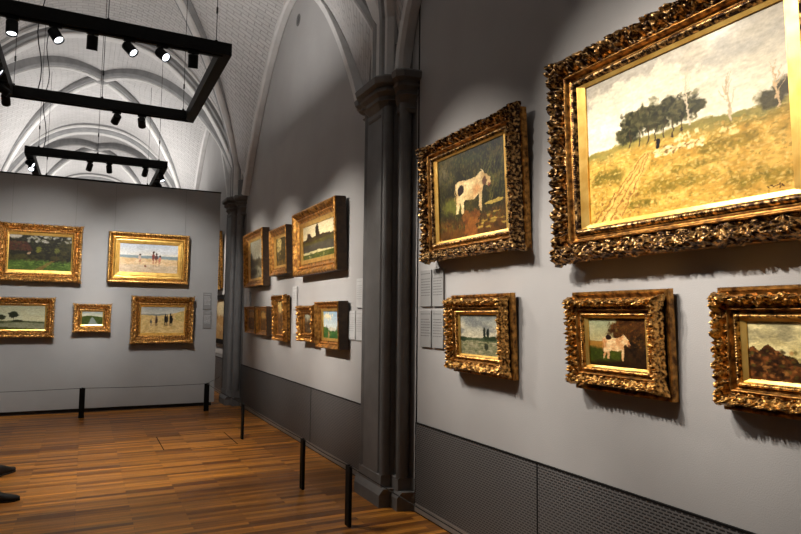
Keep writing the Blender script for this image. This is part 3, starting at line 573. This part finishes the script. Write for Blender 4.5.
def painting(name_label, wall, u, zc, W, H, cw, ch, depth, style, pic, group=None, tilt=2.5, res=.012, back=None, wires=None, mats=None, gain=.85):
    """wall 'R' (u = y) or 'P' (u = x) or 'R2'"""
    zb = zc-H/2; bw, bh = back or (W-.02, H-.02); th = math.radians(tilt)
    zb0 = zc-bh/2
    if wall == 'R': root = empty('framed_painting', (XR-.006, u, zb0), -PI/2, th)
    else: root = empty('framed_painting', (u, PY-.006, zb0), 0, th)
    tag(root, name_label, 'painting', group)
    zl = bh/2; mo = (W-cw)/2; mz = (H-ch)/2; m = min(mo, mz); mA, mB, mC = mats or (GOLD, GOLDD, SLIP)
    # inner rectangle tuned so that the mouldings meet the canvas on all sides
    Wc, Hc = cw, ch; W2, H2 = cw+2*m, ch+2*m
    if W > W2+.001 or H > H2+.001: W2, H2 = W, H
    # back frame
    d1 = depth*.38
    ring('back_frame', bw, bh, min(bw-cw, bh-ch)/2*.9, [(0, 0), (0, d1*.8), (.03, d1), (.12, d1), (.3, d1*.6), (1, d1*.5)], root, mB if style != 'plain' else WOODB, zl, max(res*4, .05), None, False)
    # carcass between back and carved front
    ins = .16*m
    if style != 'ornate': ins = 0
    ring('frame_side', W-2*ins, H-2*ins, .06, [(0, 0 if style != 'ornate' else d1*.4), (0, depth*(.52 if style == 'ornate' else .9))], root, WOODB, zl, .2, None, False)
    def ringxy(nm, x_in0, x_in1, prof, mt, disp, st, sm=True):
        Wd, Hd = W-2*x_in0*m, H-2*x_in0*m
        return ring(nm, Wd, Hd, (x_in1-x_in0)*m, prof, root, mt, zl, st, disp, sm)
    cdep = depth*.42
    if style == 'ornate':
        k = .56; mw = k*m; NP = 26 if res < .009 else 16; pr = [(f, depth*(.55+.45*math.sin(PI*min(1, f*1.15+.08))**.8)) for f in [i/(NP-1) for i in range(NP)]]
        pr = [(0, depth*.48)]+pr[1:]
        pr[-1] = (1, depth*.60)
        ringxy('carved_moulding', 0, k, pr, mA, leaf_disp(max(.05, mw*(1.05 if W > 1.1 else .85)), mw, depth*.36, mw*.20, u*3.1), res)
        ringxy('hollow_moulding', k-.02, .72, [(0, depth*.55), (.1, depth*.78), (.25, depth*.78), (.35, depth*.6), (.8, depth*.50), (.9, depth*.6), (1, depth*.5)], mB, None, .1)
        ringxy('beaded_moulding', .71, .91, [(i/5, depth*(.5+.18*math.sin(PI*i/5))) for i in range(6)], mA, bead_disp(.012 if res < .01 else .02, depth*.07), res*.6 if res < .01 else res)
        k2 = .90
    else:
        ringxy('outer_moulding', 0, .42, [(0, depth*.9), (0, depth*.94), (.12, depth), (.3, depth*.98), (.5, depth*.86), (.75, depth*.78), (1, depth*.66)], mA, bead_disp(.035, depth*.17) if style == 'band' else None, res if style == 'band' else .1)
        ringxy('inner_moulding', .41, .74, [(0, depth*.66), (.1, depth*.74), (.3, depth*.74), (.45, depth*.58), (.8, depth*.52), (1, depth*.56)], mB, None, .1)
        k2 = .73
    # slip reaches the canvas on every side
    x0, z0 = W/2-k2*m, H/2-k2*m; x1, z1 = cw/2, ch/2; y0, y1 = -depth*.54, -cdep
    q = MB(); q.add([(-x0, y0, zl-z0), (x0, y0, zl-z0), (x0, y0, zl+z0), (-x0, y0, zl+z0), (-x1, y0+.006, zl-z1), (x1, y0+.006, zl-z1), (x1, y0+.006, zl+z1), (-x1, y0+.006, zl+z1), (-x1, y1, zl-z1), (x1, y1, zl-z1), (x1, y1, zl+z1), (-x1, y1, zl+z1)],
      [(0, 1, 5, 4), (1, 2, 6, 5), (2, 3, 7, 6), (3, 0, 4, 7), (4, 5, 9, 8), (5, 6, 10, 9), (6, 7, 11, 10), (7, 4, 8, 11)])
    q.build('gilt_slip', mC, root)
    canvas_mesh(pic, cw, ch, zl, y1-.001, root, gain)
    # dark backing board
    MB().box((-bw/2+.02, -d1*.5, .02), (bw/2-.02, -.002, bh-.02)).build('backing_board', WOODB, root)
    if wires:
        for x in wires: MB().tube((x, -.01, bh-.03), (x, .001+math.tan(th)*(3.76-zb0), 3.76-zb0), .0016, 5).build('hanging_wire', STONE, root)
    return root

R_ = 'paintings on the grey side wall'; P_ = 'paintings on the grey partition wall'
painting('large landscape of trees, shepherd and sheep in a very heavy carved gold frame', 'R', 2.0, 2.485, 1.58, 1.16, 1.098, .755, .135, 'ornate', meadow_sheep, res=.005, tilt=1.8, gain=1.02, mats=(BRONZ, GOLDD, SLIP))
painting('white cow wading in a dark pond, carved dark gold frame above the small river picture', 'R', 3.74, 2.49, 1.23, .92, .865, .622, .125, 'ornate', cow_pond, res=.005, mats=(BRONZ, GOLDD, SLIP))
painting('small river scene with two dark poplars in a tilted carved gold frame beside four labels', 'R', 3.64, 1.48, .705, .51, .468, .277, .11, 'ornate', river_poplars, res=.005, back=(.73, .56))
painting('small picture of one pale cow on a green meadow, carved frame under the large landscape', 'R', 2.385, 1.48, .62, .46, .384, .247, .11, 'ornate', cow_meadow, res=.005, back=(.645, .53))
painting('riverbank picture with dark huts under a yellow sky, cut off by the right edge', 'R', 1.44, 1.48, .72, .47, .46, .235, .11, 'ornate', river_village, res=.005, back=(.73, .52))
painting('wide river view with a church tower, largest frame on the wall behind the pillar', 'R', 7.02, 2.49, 1.55, .80, 1.107, .41, .13, 'band', church_river, res=.02, mats=(COPPER, COPPER, SLIP))
painting('upright wooded picture with a yellow sky, between the tower view and the misty trees', 'R', 8.62, 2.495, .86, .665, .475, .385, .11, 'plain', lambda: wood_glade(121, (206, 184, 120), (52, 44, 22), (150, 116, 52)), res=.02, mats=(COPPER, COPPER, SLIP))
painting('misty grey trees by water in a fringed gold frame, nearest the far pillar', 'R', 10.0, 2.49, 1.25, .885, .82, .603, .12, 'band', tree_river, res=.02, mats=(COPPER, COPPER, SLIP))
painting('small village under blue sky in a smooth wide gold frame, lower row by the labels', 'R', 6.53, 1.50, .745, .515, .50, .297, .125, 'plain', village_blue, res=.02, mats=(COPPER, COPPER, SLIP))
painting('small dark picture in a scalloped frame, touching the left side of the blue-sky village', 'R', 7.36, 1.50, .60, .448, .291, .222, .10, 'ornate', lambda: stilllife(151, (52, 36, 22), (92, 66, 36), (150, 150, 130)), res=.012, mats=(COPPER, GOLDD, COPPER))
painting('narrow upright brown picture in a scalloped frame in the lower row', 'R', 8.56, 1.56, .60, .64, .339, .451, .09, 'ornate', lambda: stilllife(161, (88, 56, 30), (140, 96, 52), (206, 176, 110)), res=.014, mats=(COPPER, GOLDD, COPPER))
painting('tiny brown picture in a plain gold frame, right of a pair near the far pillar', 'R', 9.57, 1.51, .64, .436, .30, .292, .08, 'plain', lambda: town_night(171, (60, 40, 20), (90, 60, 30), (160, 120, 60)), res=.02, mats=(COPPER, COPPER, COPPER))
painting('tiny brown picture in a plain frame, leftmost of the lower row', 'R', 10.32, 1.517, .70, .436, .40, .31, .08, 'plain', lambda: town_night(181, (70, 46, 22), (100, 66, 30), (176, 130, 66)), res=.02, mats=(COPPER, COPPER, COPPER))
painting('gold framed picture in the gap past the partition, hung high and seen almost edge on', 'R', 13.9, 2.72, 1.7, 1.2, 1.3, .8, .14, 'ornate', lambda: wood_glade(191, (216, 196, 140), (90, 70, 36), (160, 120, 60)), res=.03)
painting('farm garden with red roof, carved gold frame at the upper left of the partition', 'P', -.67, 2.535, 1.183, .925, .861, .547, .12, 'ornate', garden, res=.010, tilt=2, wires=(-.42, .47))
painting('children wading on a pale beach, wide gold frame high on the partition', 'P', .93, 2.53, 1.27, .842, .916, .476, .12, 'band', beach, res=.014, tilt=2, wires=(-.55, .57), gain=1.2, mats=(GOLD, SLIP, SLIP))
painting('grey sky over a pond with trees, gold frame cut off by the left edge', 'P', -.93, 1.518, 1.016, .642, .732, .371, .11, 'ornate', pond_dusk, res=.010, tilt=2)
painting('tiny canal landscape in a carved gold frame, smallest picture on the partition', 'P', .108, 1.517, .57, .476, .303, .212, .10, 'ornate', canal, res=.009, tilt=2)
painting('dark figures walking over sand dunes in a heavy gold frame on the partition', 'P', 1.184, 1.495, 1.02, .81, .69, .437, .12, 'ornate', dunes, res=.010, tilt=2, gain=1.1)
# the small black-framed sheet on its pale mount, seen edge on past the partition
mt = empty('framed_print', (XR, 13.1, .80), -PI/2); tag(mt, 'black framed print on a pale mount board in the gap past the partition', 'print')
MB().box((-.75, -.012, 0), (.75, -.001, 1.28)).build('mount_board', noisy('pale_board', (.5, .49, .48), (.55, .54, .53), 5), mt)
ring('print_frame', 1.1, .98, .09, [(0, .012), (0, .06), (1, .06), (1, .02)], mt, BLACK, .70, .5, None, False)
canvas_mesh(lambda: town_night(201, (150, 110, 70), (190, 150, 100), (220, 200, 160)), .92, .8, .70, -.03, mt)

# ------------------------------------------------------------------ wall labels
def sign(lbl, wall, u, zb, wdt, card=SIGN, pr=PRINT, seed=1, lines=9):
    r = empty('wall_label', (XR-.0005, u, zb) if wall == 'R' else (u, PY-.0005, zb), -PI/2 if wall == 'R' else 0); tag(r, lbl, 'label', 'text labels between the paintings')
    MB().box((-wdt/2, -.018, 0), (wdt/2, 0, .298), .002).build('label_card', card, r)
    t = MB(); rr = random.Random(seed)
    for i in range(lines):
        z = .265-i*.022; 
        if i == 1: continue
        x = -wdt/2+.015
        while x < wdt/2-.03:
            l_ = rr.uniform(.01, .03); x2 = min(x+l_, wdt/2-.015); t.box((x, -.0187, z), (x2, -.0179, z+.007)); x = x2+.005
    t.build('printed_text', pr, r)
rows = {0: 1.352, 1: 1.680}
for i, (lbl, wall, u, row, wd, card, pr) in enumerate([
    ('grey text label beside the near pillar, lower left of a block of four', 'R', 4.49, 0, .18, SIGN, PRINT),
    ('grey text label beside the near pillar, upper left of a block of four', 'R', 4.49, 1, .18, SIGN, PRINT),
    ('grey text label beside the poplar picture, lower right of a block of four', 'R', 4.295, 0, .17, SIGN, PRINT),
    ('grey text label under the wading cow, upper right of a block of four', 'R', 4.295, 1, .17, SIGN, PRINT),
    ('pale label at the right of the blue-sky village, left one of the lower two', 'R', 6.07, 0, .18, SIGNW, PRINTD),
    ('pale label against the near pillar, lower of two stacked', 'R', 5.88, 0, .16, SIGNW, PRINTD),
    ('pale label against the near pillar, upper of two stacked', 'R', 5.88, 1, .16, SIGNW, PRINTD),
    ('white label below the tower view, lower of two in the middle of the wall', 'R', 8.03, 0, .19, SIGNW, PRINTD),
    ('white label below the tower view, upper of two in the middle of the wall', 'R', 8.09, 1, .19, SIGNW, PRINTD),
    ('white label left of the narrow upright brown picture', 'R', 9.10, 0, .18, SIGNW, PRINTD),
    ('white label under the misty trees near the far pillar', 'R', 10.72, 1, .2, SIGNW, PRINTD),
    ('upper grey label at the right end of the partition', 'P', 1.918, 1, .14, SIGND, SIGNW),
    ('lower grey label at the right end of the partition', 'P', 1.925, 0, .14, SIGND, SIGNW)]):
    sign(lbl, wall, u, rows[row], wd, card, pr, i)

# ------------------------------------------------------------------ barrier posts and cords
posts = [((1.865, 3.0), None), ((1.865, 4.57), 'black barrier post nearest the camera, in front of the pillar'), ((1.862, 5.70), 'second black barrier post, beside the far end of the pillar base'),
         ((1.88, 8.26), 'slim black barrier post standing mid room before the grille panels'), ((1.862, 10.85), 'black barrier post at the right end of the partition'), ((.016, 10.85), 'black barrier post in front of the partition, left of the floor hatch'), ((-1.8, 10.85), None)]
proto = None
for (x, y), lbl in posts:
    if lbl is None: continue
    if proto is None:
        r = empty('barrier_post', (x, y, 0), PI/2); MB().box((-.04, -.012, 0.004), (.04, .012, .452), .002).build('post', BLACK, r); MB().box((-.038, -.011, 0), (.038, .011, .004)).build('foot_pad', BLACK, r)
        MB().tube((0, 0, .452), (0, 0, .458), .012, 12).build('post_cap', BLACK, r); proto = r
    else:
        r = proto.copy(); COL.objects.link(r); r.location = (x, y, 0); r.rotation_euler.z = 0 if y > 10 else PI/2
        for ch in proto.children: q = ch.copy(); COL.objects.link(q); q.parent = r
    tag(r, lbl, 'barrier post', 'low barrier posts')
def cord(a, b_, lbl, sag=.012):
    a, b_ = Vector((*a, .448)), Vector((*b_, .448)); pts = [a.lerp(b_, i/12)-Vector((0, 0, sag*math.sin(PI*i/12))) for i in range(13)]
    tag(MB().path(pts, .0035).build('barrier_rope', BLACK), lbl, 'cord', 'thin cords between the posts')
cord((1.865, .6), (1.865, 4.57), 'thin black cord running from the nearest post to the lower right')
cord((1.865, 4.57), (1.862, 5.70), 'thin black cord between the two posts by the pillar')
cord((1.862, 5.70), (1.88, 8.26), 'thin black cord along the far grille panels')
cord((1.88, 8.26), (1.862, 10.85), 'thin black cord from the mid room post to the partition corner')
cord((1.862, 10.85), (.016, 10.85), 'thin black cord along the right half of the partition')
cord((.016, 10.85), (-2.2, 10.85), 'thin black cord along the left part of the partition')
cord((1.862, 10.85), (2.28, 11.95), 'short black cord from the partition corner to the far pillar', 0)

# ------------------------------------------------------------------ hanging light frames with spotlights
def light_frame(x0, x1, y0, y1, lbl, cables, wavy=None):
    r = empty('lighting_frame', ((x0+x1)/2, (y0+y1)/2, TZ)); tag(r, lbl, 'light frame', 'hanging black light frames')
    cx, cy = (x0+x1)/2, (y0+y1)/2; hx, hy = (x1-x0)/2, (y1-y0)/2; wd, ht = .11, .12
    for (a, b_) in [((-hx, -hy, 0), (hx, -hy+wd, ht)), ((-hx, hy-wd, 0), (hx, hy, ht)), ((-hx, -hy+wd, 0), (-hx+wd, hy-wd, ht)), ((hx-wd, -hy+wd, 0), (hx, hy-wd, ht))]:
        MB().box(a, b_).build('beam', BLACK, r)
    # slim track fixed under each long beam
    for yy in (-hy+wd/2, hy-wd/2): MB().box((-hx+.08, yy-.017, -.012), (hx-.08, yy+.017, 0)).build('power_track', BLACK, r)
    for (x, y) in cables:
        m = MB().tube((x-cx, y-cy, ht), (x-cx, y-cy, 6.25-TZ), .0035, 6); m.tube((x-cx, y-cy, ht+.3), (x-cx, y-cy, ht+.36), .010, 8); m.tube((x-cx, y-cy, ht-.005), (x-cx, y-cy, ht+.03), .014, 10)
        m.build('suspension_cable', BLACK, r)
    if wavy:
        x, y = wavy; pts = [(x-cx+.03*math.sin(i*.9), y-cy+.02*math.cos(i*.7), ht-.01+i*.14) for i in range(15)]
        MB().path(pts, .007).build('power_cable', BLACK, r)
    return r
light_frame(-.97, 1.16, 6.02, 8.44, 'near black rectangular light frame hanging from the vault, seen from below', [(.07, 6.08), (.07, 8.38), (1.02, 6.08), (1.02, 8.38), (-.86, 6.08), (-.86, 8.38)], (-.62, 8.38))
light_frame(-.97, 1.16, 11.33, 13.72, 'farther black light frame hanging over the top of the partition', [(-.78, 11.39), (.07, 11.39), (1.02, 11.39), (-.78, 13.6), (1.02, 13.6)], (-.72, 11.42))
def head(x, y, target, lbl, power=0, deg=45, lit=True, color=WARM, L_=.125, z=TZ):
    r = empty('track_spotlight', (x, y, z)); tag(r, lbl, 'spotlight', 'track spotlights on the frames')
    MB().box((-.05, -.018, -.0325), (.05, .018, -.0125)).build('adapter', BLACK, r)
    MB().tube((0, 0, -.0325), (0, 0, -.07), .012, 10).box((-.014, -.014, -.085), (.014, .014, -.06)).build('bracket', BLACK, r)
    piv = Vector((0, 0, -.095)); d = (Vector(target)-Vector((x, y, z))-piv).normalized()
    p = d.orthogonal().normalized(); q = d.cross(p); a = piv-d*.05; b_ = piv+d*(L_-.05); R0 = .046
    rings = [[c0+(p*math.cos(2*PI*i/20)+q*math.sin(2*PI*i/20))*rr for i in range(20)] for c0, rr in ((a, R0*.85), (a+d*.008, R0), (b_, R0), (b_, R0*.86), (b_-d*.022, R0*.84))]
    m = MB().loft(rings, cap=False); m.f.append(tuple(range(19, -1, -1))); m.build('lamp_housing', BLACK, r)
    c0 = b_-d*.018
    MB().loft([[c0+(p*math.cos(2*PI*i/20)+q*math.sin(2*PI*i/20))*R0*.83+d*e for i in range(20)] for e in (0, .004)]).build('lens', LENS if lit else DARK, r)
    if power:
        o = spot((0, 0, 0), (0, 0, 1), power, deg, .85, .03, color, 'spotlight_lamp'); o.parent = r; o.location = b_+d*.01; o.rotation_euler = d.to_track_quat('-Z', 'Y').to_euler()
    return r
# near long beam
head(-.66, 6.06, (-.5, 5.2, 0), 'first spotlight at the far left of the near beam, lit face down', 40, 60)
head(-.34, 6.06, (1.6, 4.4, .6), 'second spotlight from left on the near beam, tilted right with lit lens', 85, 50)
head(-.05, 6.06, (-.2, 8.3, -2), 'spotlight hanging straight down left of the cable on the near beam', 150, 60, lit=False)
head(.25, 6.06, (2.5, 4.3, 1.1), 'spotlight tilted right with lit lens, just right of the cable', 120, 45)
head(.53, 6.06, (2.5, 3.6, 1.6), 'spotlight tilted right with lit lens, second from right on the near beam', 100, 45)
head(.81, 6.06, (1.1, 8.4, -1.5), 'dark spotlight hanging down at the right end of the near beam', 200, 60, lit=True)
# far long beam, lighting the partition
head(.24, 8.38, (-.75, 11.43, 2.0), 'diamond shaped dark spotlight, left of two under the far beam', 250, 56, color=COOL)
head(.53, 8.38, (1.1, 11.43, 2.0), 'diamond shaped dark spotlight, right of two under the far beam', 270, 56, color=COOL)
# left beam, lighting the side wall across the room
head(-.91, 6.6, (2.5, 6.4, 1.9), 'uppermost spotlight on the left beam at the picture edge', 420, 42)
head(-.91, 7.2, (2.5, 7.1, 1.8), 'second spotlight down the left beam, lens turned to the side wall', 420, 40)
head(-.91, 7.85, (2.5, 8.7, 1.9), 'third spotlight down the left beam near the corner', 420, 42)
head(-.91, 8.2, (-.9, 11.43, 1.5), 'lowest dark spotlight under the far left corner', 130, 50, color=COOL)
# second frame
head(-.04, 11.39, (-.6, 13.5, 2), 'small spotlight left of three on the farther frame', 0, lit=False)
head(.25, 11.39, (.6, 13.5, 2), 'small spotlight middle of three on the farther frame', 0, lit=False)
head(.81, 11.39, (.4, 13.5, 2.2), 'small spotlight right of three on the farther frame', 0, lit=False)
head(-.91, 11.62, (2.5, 10.2, 1.9), 'bright spotlight at the left end of the farther frame', 500, 42)
head(-.91, 11.95, (-.5, 8.5, 1.2), 'bright spotlight just behind the left end of the farther frame', 0, 60)
head(1.10, 11.70, (2.2, 10.4, .6), 'bright spotlight at the right end of the farther frame', 70, 55)
head(1.10, 12.3, (2.5, 13.3, 2.0), 'spotlight farther back on the right beam of the farther frame', 200, 55)

# ------------------------------------------------------------------ the visitor whose shoes show at the left edge
def skin(name, verts, edges, rad, mt, parent=None, sub=2, root=0):
    me = bpy.data.meshes.new(name); me.from_pydata(verts, edges, []); me.update(); o = link(name, me, None, parent)
    sk = o.modifiers.new('skin', 'SKIN'); sk.use_smooth_shade = True
    for i, r in enumerate(rad): me.skin_vertices[0].data[i].radius = r if isinstance(r, tuple) else (r, r)
    me.skin_vertices[0].data[root].use_root = True
    s_ = o.modifiers.new('sub', 'SUBSURF'); s_.levels = s_.render_levels = sub; me.materials.append(mt); return o
px, py = -.88, 6.85
per = empty('person', (px, py, 0)); tag(per, 'visitor in black shoes standing at the left edge, only the shoe tips showing', 'person')
# local frame: faces +x
J = [(0, 0, .95), (0, 0, 1.12), (0, 0, 1.30), (0, 0, 1.43), (.01, 0, 1.51), (.035, 0, 1.60), (.035, 0, 1.76),
     (0, .10, .90), (.05, .28, .50), (.10, .45, .10), (0, -.10, .90), (.09, -.30, .50), (.19, -.50, .10),
     (0, .19, 1.40), (.0, .25, 1.13), (.12, .22, .92), (0, -.19, 1.40), (.0, -.25, 1.13), (.12, -.22, .92)]
Eg = [(0, 1), (1, 2), (2, 3), (3, 4), (4, 5), (5, 6), (0, 7), (7, 8), (8, 9), (0, 10), (10, 11), (11, 12), (3, 13), (13, 14), (14, 15), (3, 16), (16, 17), (17, 18)]
Rd = [(.11, .08), (.11, .075), (.15, .10), (.12, .09), .055, (.085, .095), (.10, .11), .07, .055, .040, .07, .055, .040, .055, .042, .03, .055, .042, .03]
skin('body', J, Eg, Rd, SKIN, per)
skin('jacket', [(0, 0, .78), (0, 0, 1.12), (0, 0, 1.30), (0, 0, 1.42), (0, .19, 1.40), (0, .25, 1.13), (.10, .22, .95), (0, -.19, 1.40), (0, -.25, 1.13), (.10, -.22, .95)],
     [(0, 1), (1, 2), (2, 3), (3, 4), (4, 5), (5, 6), (3, 7), (7, 8), (8, 9)], [(.185, .15), (.165, .125), (.18, .13), (.13, .10), .075, .06, .048, .075, .06, .048], CLOTH, per)
skin('trousers', [J[0], J[7], J[8], (.10, .45, .09), J[10], J[11], (.19, -.505, .09)], [(0, 1), (1, 2), (2, 3), (0, 4), (4, 5), (5, 6)], [(.155, .12), .105, .078, .06, .105, .078, .06], CLOTH, per)
for sg in (1, -1):
    v_ = [(.12, sg*.24 - 0, .92)]; v_ = [(.12, sg*.22, .92), (.15, sg*.215, .86), (.17, sg*.205, .82)]
    skin('hand', [v_[0], v_[1], v_[2]]+[(.16+.01*k, sg*(.235-.018*k), .80) for k in range(4)]+[(.17+.008*k, sg*(.238-.018*k), .755+.006*abs(k-1.5)) for k in range(4)]+[(.17, sg*.17, .85), (.19, sg*.16, .81)],
         [(0, 1), (1, 2)]+[(2, 3+k) for k in range(4)]+[(3+k, 7+k) for k in range(4)]+[(1, 11), (11, 12)], [.026, (.03, .018), (.034, .016)]+[.010]*4+[.008]*4+[.012, .010], SKIN, per, 1)
hr = skin('hair', [(-.03, 0, 1.58), (-.01, 0, 1.70), (.02, 0, 1.80)], [(0, 1), (1, 2)], [(.10, .095), (.11, .105), (.10, .09)], HAIR, per, 2)
skin('nose', [(.10, 0, 1.66), (.128, 0, 1.625)], [(0, 1)], [.010, .014], SKIN, per, 1)
for sg in (1, -1):
    skin('ear', [(.03, sg*.078, 1.66), (.03, sg*.082, 1.625)], [(0, 1)], [.014, .011], SKIN, per, 1)
    skin('eye', [(.100, sg*.032, 1.665), (.103, sg*.032, 1.664)], [(0, 1)], [.010, .010], DARK, per, 1)
skin('mouth', [(.108, -.02, 1.585), (.112, 0, 1.583), (.108, .02, 1.585)], [(0, 1), (1, 2)], [.005, .007, .005], COPPER, per, 1)
def shoe(x, y, ang, up_=0):
    # outline lofted along the foot; heel at 0, toe at .29
    st = [(0, .022, .03, .085), (.03, .036, .0, .095), (.08, .036, .0, .10), (.13, .038, .0, .085), (.18, .046, .0, .062), (.225, .045, .0, .05), (.26, .033, .0, .042), (.283, .014, .006, .030)]
    rings = []
    for xx, hw, zb_, zt in st:
        ring_ = []
        for k in range(14):
            a = 2*PI*k/14; cy_, sz = math.cos(a), math.sin(a); yy = hw*math.copysign(abs(cy_)**.8, cy_); zz = (zb_+zt)/2+(zt-zb_)/2*math.copysign(abs(sz)**.7, sz); ring_.append((xx, yy, zz+up_*max(0, .12-xx)))
        rings.append(ring_)
    o = MB().loft(rings).build('shoe', SHOE, per, True); o.location = (x-px, y-py, .004); o.rotation_euler = (0, 0, ang)
    m = MB(); 
    m.loft([[(xx, yy*1.06, z_) for xx, yy in [(0, -.02), (.03, -.036), (.1, -.034), (.19, -.047), (.25, -.038), (.286, 0), (.25, .038), (.19, .047), (.1, .034), (.03, .036), (0, .02)]] for z_ in (-.004, .008)])
    s_ = m.build('sole', SHOE, o)
    return o
shoe(-.71, 6.345, .03); shoe(-.72, 7.30, 1.0)
